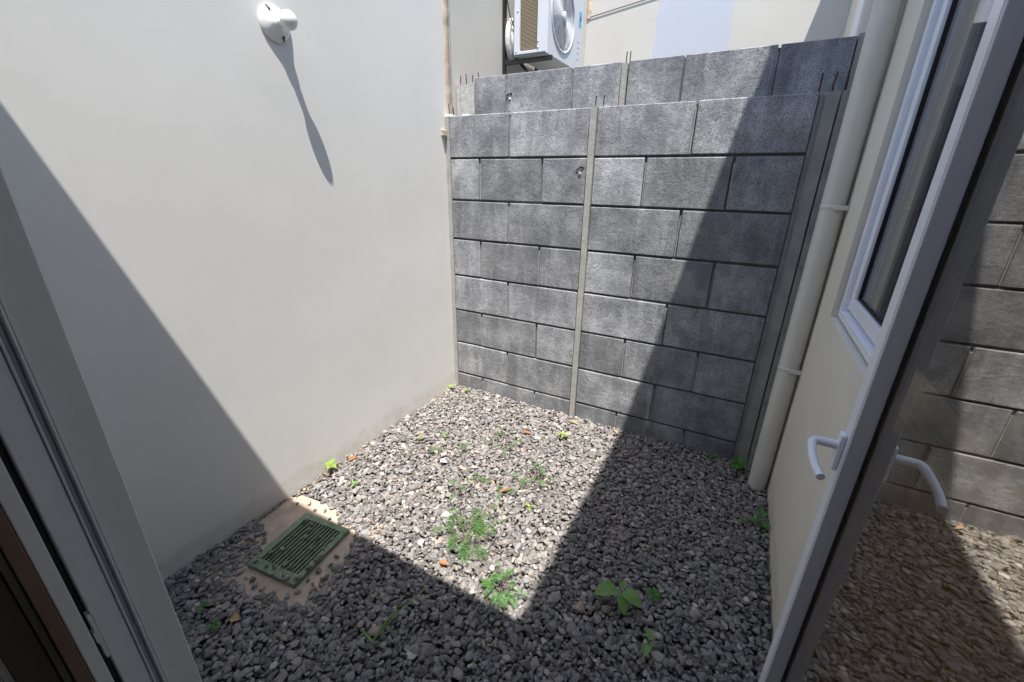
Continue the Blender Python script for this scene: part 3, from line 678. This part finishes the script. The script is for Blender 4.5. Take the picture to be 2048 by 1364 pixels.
# stray pebbles over the drain and its surround
P, S, T = [], [], []
for (x, y) in ((.10,-1.41),(.21,-1.40),(.05,-1.44),(.165,-1.425),(.30,-1.445),(.245,-1.51),(.20,-1.50),(.265,-1.535),(.29,-1.565),(.40,-1.52),(.345,-1.55),(.41,-1.565),(.42,-1.60),(.365,-1.60),(.43,-1.62),
    (.47,-1.56),(.48,-1.60),(.465,-1.64),(.44,-1.665),(.335,-1.69),(.36,-1.70),(.375,-1.725),(.40,-1.735),(.43,-1.72),(.31,-1.72),(.335,-1.745),(.285,-1.745),(.20,-1.79),(.235,-1.80),(.27,-1.80),(.30,-1.805),(.17,-1.755),(.21,-1.75),
    (.47,-1.745),(.49,-1.70),(.45,-1.775),(.385,-1.79),(.40,-1.80),(.25,-1.66),(.235,-1.69),(.18,-1.70),(.155,-1.71),(.165,-1.73),(.455,-1.69),(.50,-1.66),(.34,-1.80)):
    x += rng.uniform(-.006, .006); y += rng.uniform(-.006, .006)
    lx = (x - dc.x) * math.cos(ang) + (y - dc.y) * math.sin(ang); ly = -(x - dc.x) * math.sin(ang) + (y - dc.y) * math.cos(ang)
    on = abs(lx) < .135 and abs(ly) < .158
    s_ = rng.uniform(.011, .0195); P.append((x, y, (0.012 if on else -0.010) + s_ * .45)); S.append(s_); T.append(abs(rng.normal(0, .25)))
g = stones('stray_pebbles', P, S, T, M['gravel']); g['kind'] = 'stuff'; g['label'] = 'loose pebbles scattered over the drain'
# crumbly soil along the foot of the white wall
P, S, T = [], [], []
for _ in range(420):
    y = rng.uniform(-1.95, -0.03); wdt = 0.05 if -1.42 < y < -1.0 else 0.018
    P.append((WX + .004 + abs(rng.normal(0, wdt * .6)), y, rng.uniform(-.014, .008) if wdt > .03 else rng.uniform(-.02, .004))); S.append(rng.uniform(.003, .010)); T.append(rng.uniform(0, .8))
g = stones('soil_crumbs', P, S, T, M['debris']); g['kind'] = 'stuff'; g['label'] = 'brown soil and mortar crumbs along the white wall'

# ------------------------------------------------------------ plants
def leaf_mesh(b, base, direc, length, width, droop=0.5, fold=0.25, nl=8, up=Vector((0, 0, 1)), tip=1.0):
    """broad pointed leaf: grid bent downwards along its length and folded at the midrib"""
    base = Vector(base); d = Vector(direc).normalized(); side = d.cross(up)
    side = side.normalized() if side.length > 1e-4 else Vector((1, 0, 0)); va = []; p_ = base.copy()
    for i in range(nl + 1):
        tt = i / nl; wd = width * (math.sin(math.pi * min(1, tt ** 0.75 * 1.0)) ** 0.85 if 0 < tt < 1 else 0.02)
        nrm = side.cross(d).normalized()
        for k in (-1, -0.5, 0, 0.5, 1):
            va.append(p_ + side * wd * k + nrm * (abs(k) * wd * fold + 0.0006 * math.sin(i * 2.1 + k)))
        p_ = p_ + d * (length / nl); d = (d + Vector((0, 0, -1)) * droop / nl).normalized()
    b.add(va, [(i*5+k, i*5+k+1, (i+1)*5+k+1, (i+1)*5+k) for i in range(nl) for k in range(4)], True)
def frond_mesh(b, base, direc, length, lw, pairs=11, droop=0.9):
    base = Vector(base); d = Vector(direc).normalized(); p_ = base.copy(); pts = [p_.copy()]
    for i in range(pairs):
        p_ = p_ + d * (length / pairs); pts.append(p_.copy())
        side = d.cross(Vector((0, 0, 1))); side = side.normalized() if side.length > 1e-3 else Vector((1, 0, 0)); nrm = side.cross(d)
        if i > 0:
            for sgn in (-1, 1):
                l = lw * (0.65 + 0.35 * math.sin(math.pi * i / pairs)) * random.uniform(.85, 1.1)
                o = (side * sgn + d * 0.45 + nrm * random.uniform(-.25, .15)).normalized(); q = d * 0.15 * l
                b.add([p_, p_ + o * l * .5 + q, p_ + o * l, p_ + o * l * .5 - q], [(0, 1, 2, 3)])
        d = (d + Vector((0, 0, -1)) * droop / pairs).normalized()
    b.tube(pts, 0.0007, 4, False)
def place_at(x, y): return Vector((x, y, hgt(x, y) + 0.002))
def feathery(x, y, stems, label, group='feathery weeds in the gravel', ma='leaf_dark', sc=1.0, seed=0):
    random.seed(seed); o = place_at(x, y); t = thing('feathery_weed', label, 'weed', o, group)
    sb = MB()
    for (a, ln, hh, nf) in stems:
        a = R(a); tipp = o + Vector((math.cos(a) * ln, math.sin(a) * ln, hh)); mid = o + (tipp - o) * .5 + Vector((0, 0, hh * .25))
        sb.tube([o + Vector((0, 0, -.015)), mid, tipp], [0.0014 * sc, 0.0011 * sc, 0.0006], 5)
        for k in range(nf):
            fr = 0.35 + 0.65 * (k + 1) / nf; base = o.lerp(mid, fr * 2) if fr < .5 else mid.lerp(tipp, fr * 2 - 1)
            aa = a + R(random.uniform(-95, 95)) if k < nf - 1 else a
            b = MB(); frond_mesh(b, base, (math.cos(aa), math.sin(aa), random.uniform(0.0, .55)), random.uniform(.046, .068) * sc, random.uniform(.014, .020) * sc, random.randint(9, 12), random.uniform(.5, 1.1))
            b.build('frond', M[ma], t)
    sb.build('stem', M['stem_brown'], t); return t
feathery(0.91, -1.235, [(100, .07, .07, 4), (150, .10, .06, 4), (40, .08, .07, 4), (200, .09, .05, 4), (-30, .09, .05, 4), (260, .05, .05, 4), (75, .12, .08, 3), (0, .03, .10, 4), (120, .04, .05, 3), (-60, .06, .03, 2)], 'largest feathery green weed in the middle of the sunlit gravel', sc=1.15, seed=3)
feathery(1.165, -1.375, [(90, .03, .05, 3), (10, .04, .04, 4), (190, .035, .04, 4), (270, .02, .04, 3), (130, .06, .06, 1)], 'compact bright green feathery weed near the tip of the sunlit gravel', ma='leaf_bright', seed=5)
feathery(0.995, -0.735, [(100, .05, .07, 3), (10, .05, .06, 3), (215, .06, .05, 3), (330, .04, .06, 2)], 'feathery weed right of centre with a yellow flower speck', seed=8)
feathery(0.70, -0.53, [(130, .06, .06, 3), (20, .07, .05, 3), (300, .07, .04, 3)], 'feathery weed nearest the middle of the near block wall', seed=9)
feathery(0.50, -0.79, [(60, .07, .05, 3), (190, .09, .04, 3)], 'small feathery weed beside the white stone', seed=12)
feathery(0.83, -0.93, [(150, .09, .03, 3), (20, .08, .03, 3)], 'low reddish feathery weed behind the largest one', seed=14)
feathery(0.78, -1.06, [(160, .07, .07, 3), (100, .04, .09, 2)], 'thin feathery weed on the left shoulder of the largest one', seed=15)
def seedling(x, y, leaves, h, label, ma='leaf', name='seedling', cat='seedling', stem=True, group=None):
    o = place_at(x, y); t = thing(name, label, cat, o, group); top = o + Vector((0, 0, h))
    b = MB(); b.tube([o + Vector((0, 0, -.012)), o + Vector((.002, 0, h * .5)), top], 0.0016, 6); b.build('stem', M['stem'], t)
    for (a, el, ln, wd, dr) in leaves:
        b = MB(); a = R(a); dv = Vector((math.cos(a) * math.cos(R(el)), math.sin(a) * math.cos(R(el)), math.sin(R(el))))
        b.tube([top, top + dv * ln * .18], 0.0009, 4); leaf_mesh(b, top + dv * ln * .15, dv, ln, wd, dr); b.build('leaf', M[ma], t)
    return t
seedling(1.572, -1.185, [(215, 20, .095, .031, 1.2), (-20, 15, .078, .030, 1.0), (-65, 0, .075, .022, 1.2), (80, 35, .035, .013, .5), (-40, -5, .045, .013, 1.5)], .055, 'broad-leaved seedling, the largest plant in the shaded gravel')
seedling(1.682, -1.11, [(170, 20, .03, .010, .8), (20, 10, .032, .012, .8), (-60, 15, .03, .011, .9), (230, 15, .028, .010, .8), (90, 20, .028, .009, .8), (-20, 30, .022, .009, .8)], .02, 'curled bright green seedling right of the largest broad-leaved one', 'leaf_bright')
seedling(1.703, -1.31, [(95, 25, .045, .013, .9), (265, 20, .05, .015, .8), (0, 10, .022, .008, .8)], .03, 'two-leaved upright seedling in the foreground shade')
seedling(2.05, -0.495, [(100, 45, .055, .017, .7), (195, 8, .06, .015, .6), (-70, 20, .05, .02, .9)], .03, 'three-leaved seedling against the foot of the cream wall', 'leaf_bright')
seedling(1.945, -0.10, [(100, 40, .05, .018, .7), (180, 25, .05, .018, .8), (250, 15, .05, .018, .8), (-40, 20, .045, .017, .8), (30, 30, .04, .016, .8), (215, 0, .04, .015, .9)], .045, 'bushy green seedling between the downpipe and the block wall', 'leaf_bright')
seedling(1.80, -0.045, [(180, 20, .03, .014, .7), (0, 20, .03, .014, .7), (260, 20, .028, .012, .8)], .015, 'tiny seedling in shade at the foot of the near block wall', 'leaf_bright')
seedling(0.005, -1.195, [(90, 40, .035, .015, .6), (0, 15, .038, .016, .8), (200, 25, .03, .014, .8), (-60, 20, .034, .015, .8), (140, 30, .03, .012, .6)], .04, 'yellow-green seedling at the foot of the white wall', 'leaf_yellow')
seedling(0.21, -1.22, [(60, 20, .022, .009, .7), (170, 15, .022, .009, .7), (-80, 10, .022, .009, .7)], .02, 'small clover-like sprout near the yellow-green wall seedling', 'leaf')
seedling(0.0, -0.10, [(60, 30, .03, .010, .7), (-20, 25, .03, .010, .7), (180, 35, .026, .010, .6), (120, 40, .025, .008, .6)], .02, 'yellowish sprout tucked in the far corner of the yard', 'leaf_yellow')
seedling(0.125, -0.07, [(20, 20, .022, .010, .7), (160, 20, .022, .010, .7), (-90, 20, .02, .009, .7)], .012, 'second sprout along the block wall beside the corner one', 'leaf_yellow')
seedling(0.98, -0.29, [(0, 20, .032, .010, .9), (180, 25, .032, .010, .9), (-70, 20, .028, .009, .9), (70, 30, .026, .008, .8)], .025, 'yellow-green sprout just in front of the middle wall post', 'leaf_yellow')
seedling(0.245, -0.745, [(90, 55, .025, .007, .5), (-20, 25, .022, .007, .5), (200, 20, .02, .006, .5)], .02, 'tiny yellow sprout left of the white stone', 'leaf_yellow')
seedling(0.36, -0.66, [(70, 50, .028, .008, .5), (180, 20, .022, .008, .5), (-40, 20, .022, .007, .5)], .025, 'pale sprout behind the small feathery weed', 'leaf')
seedling(1.065, -0.93, [(30, 25, .03, .006, .9), (160, 15, .03, .006, .9), (-60, 15, .028, .006, .9)], .015, 'thin-leaved yellow sprout between two feathery weeds', 'leaf_yellow')
seedling(0.63, -0.565, [(80, 60, .03, .007, .3), (-30, 30, .028, .007, .5), (210, 30, .024, .006, .5)], .02, 'dark little sprout left of the wall-side feathery weed', 'leaf_dark')
seedling(0.235, -1.955, [(50, 20, .022, .009, .7), (170, 20, .02, .009, .7), (-70, 20, .02, .009, .7)], .012, 'tiny green sprout nearest the door frame', 'leaf_bright')
seedling(0.35, -1.98, [(0, 25, .024, .010, .7), (120, 20, .022, .009, .7), (240, 20, .022, .009, .7), (60, 50, .018, .007, .5)], .014, 'four-leaved green sprout in the shade below the drain', 'leaf_bright')
# grass tuft
o = place_at(0.865, -1.745); t = thing('grass_tuft', 'slanting tuft of grass blades in the foreground shade', 'grass', o)
for (a, ln, el) in ((62, .26, 40), (66, .17, 48), (5, .08, 12), (170, .08, 12)):
    a = R(a); e = R(el); pts = []
    b = MB(); d = Vector((math.cos(a) * math.cos(e), math.sin(a) * math.cos(e), math.sin(e))); s_ = d.cross(Vector((0, 0, 1))).normalized(); p_ = o.copy(); va = []
    for i in range(9):
        wv = 0.0042 * (1 - (i / 8) ** 2) + .0003
        va += [p_ - s_ * wv, p_ + Vector((0, 0, -wv * .5)), p_ + s_ * wv]; p_ = p_ + d * ln / 8; d = (d + Vector((0, 0, -.07))).normalized()
    b.add(va, [(3*i+k, 3*i+k+1, 3*i+4+k, 3*i+3+k) for i in range(8) for k in range(2)], True); b.build('blade', M['leaf'], t)
# fallen leaves
def fallen(x, y, a, ln, wd, ma, label, z=0.014):
    o = place_at(x, y); b = MB(); a = R(a); leaf_mesh(b, o + Vector((0, 0, z)), (math.cos(a), math.sin(a), .12), ln, wd, .5, .35, 8)
    ob = b.build('fallen_leaf', M[ma]); tag(ob, label, 'leaf', 'fallen leaves on the gravel')
fallen(0.95, -0.10, -5, .07, .011, 'dry_tan', 'orange tan dry leaf at the foot of the middle wall post')
fallen(0.74, -0.36, 15, .055, .012, 'dry', 'orange brown dry leaf near the block wall')
fallen(0.875, -1.385, 12, .045, .012, 'dry', 'red brown dry leaf at the edge of the front shadow')
fallen(0.885, -0.90, 50, .075, .009, 'dry', 'long brown dry leaf lying on the low reddish weed')
fallen(0.475, -0.855, 20, .04, .016, 'foil', 'white scrap resembling a leaf beside the small feathery weed', .016)
fallen(0.372, -1.935, 20, .035, .016, 'dry_tan', 'tan dry leaf in the shade below the drain')
fallen(0.03, -1.10, 75, .06, .012, 'dry', 'brown dry leaf propped against the foot of the white wall')
fallen(1.235, -0.06, -40, .05, .009, 'dry_tan', 'tan dry leaf where the shadow meets the block wall')
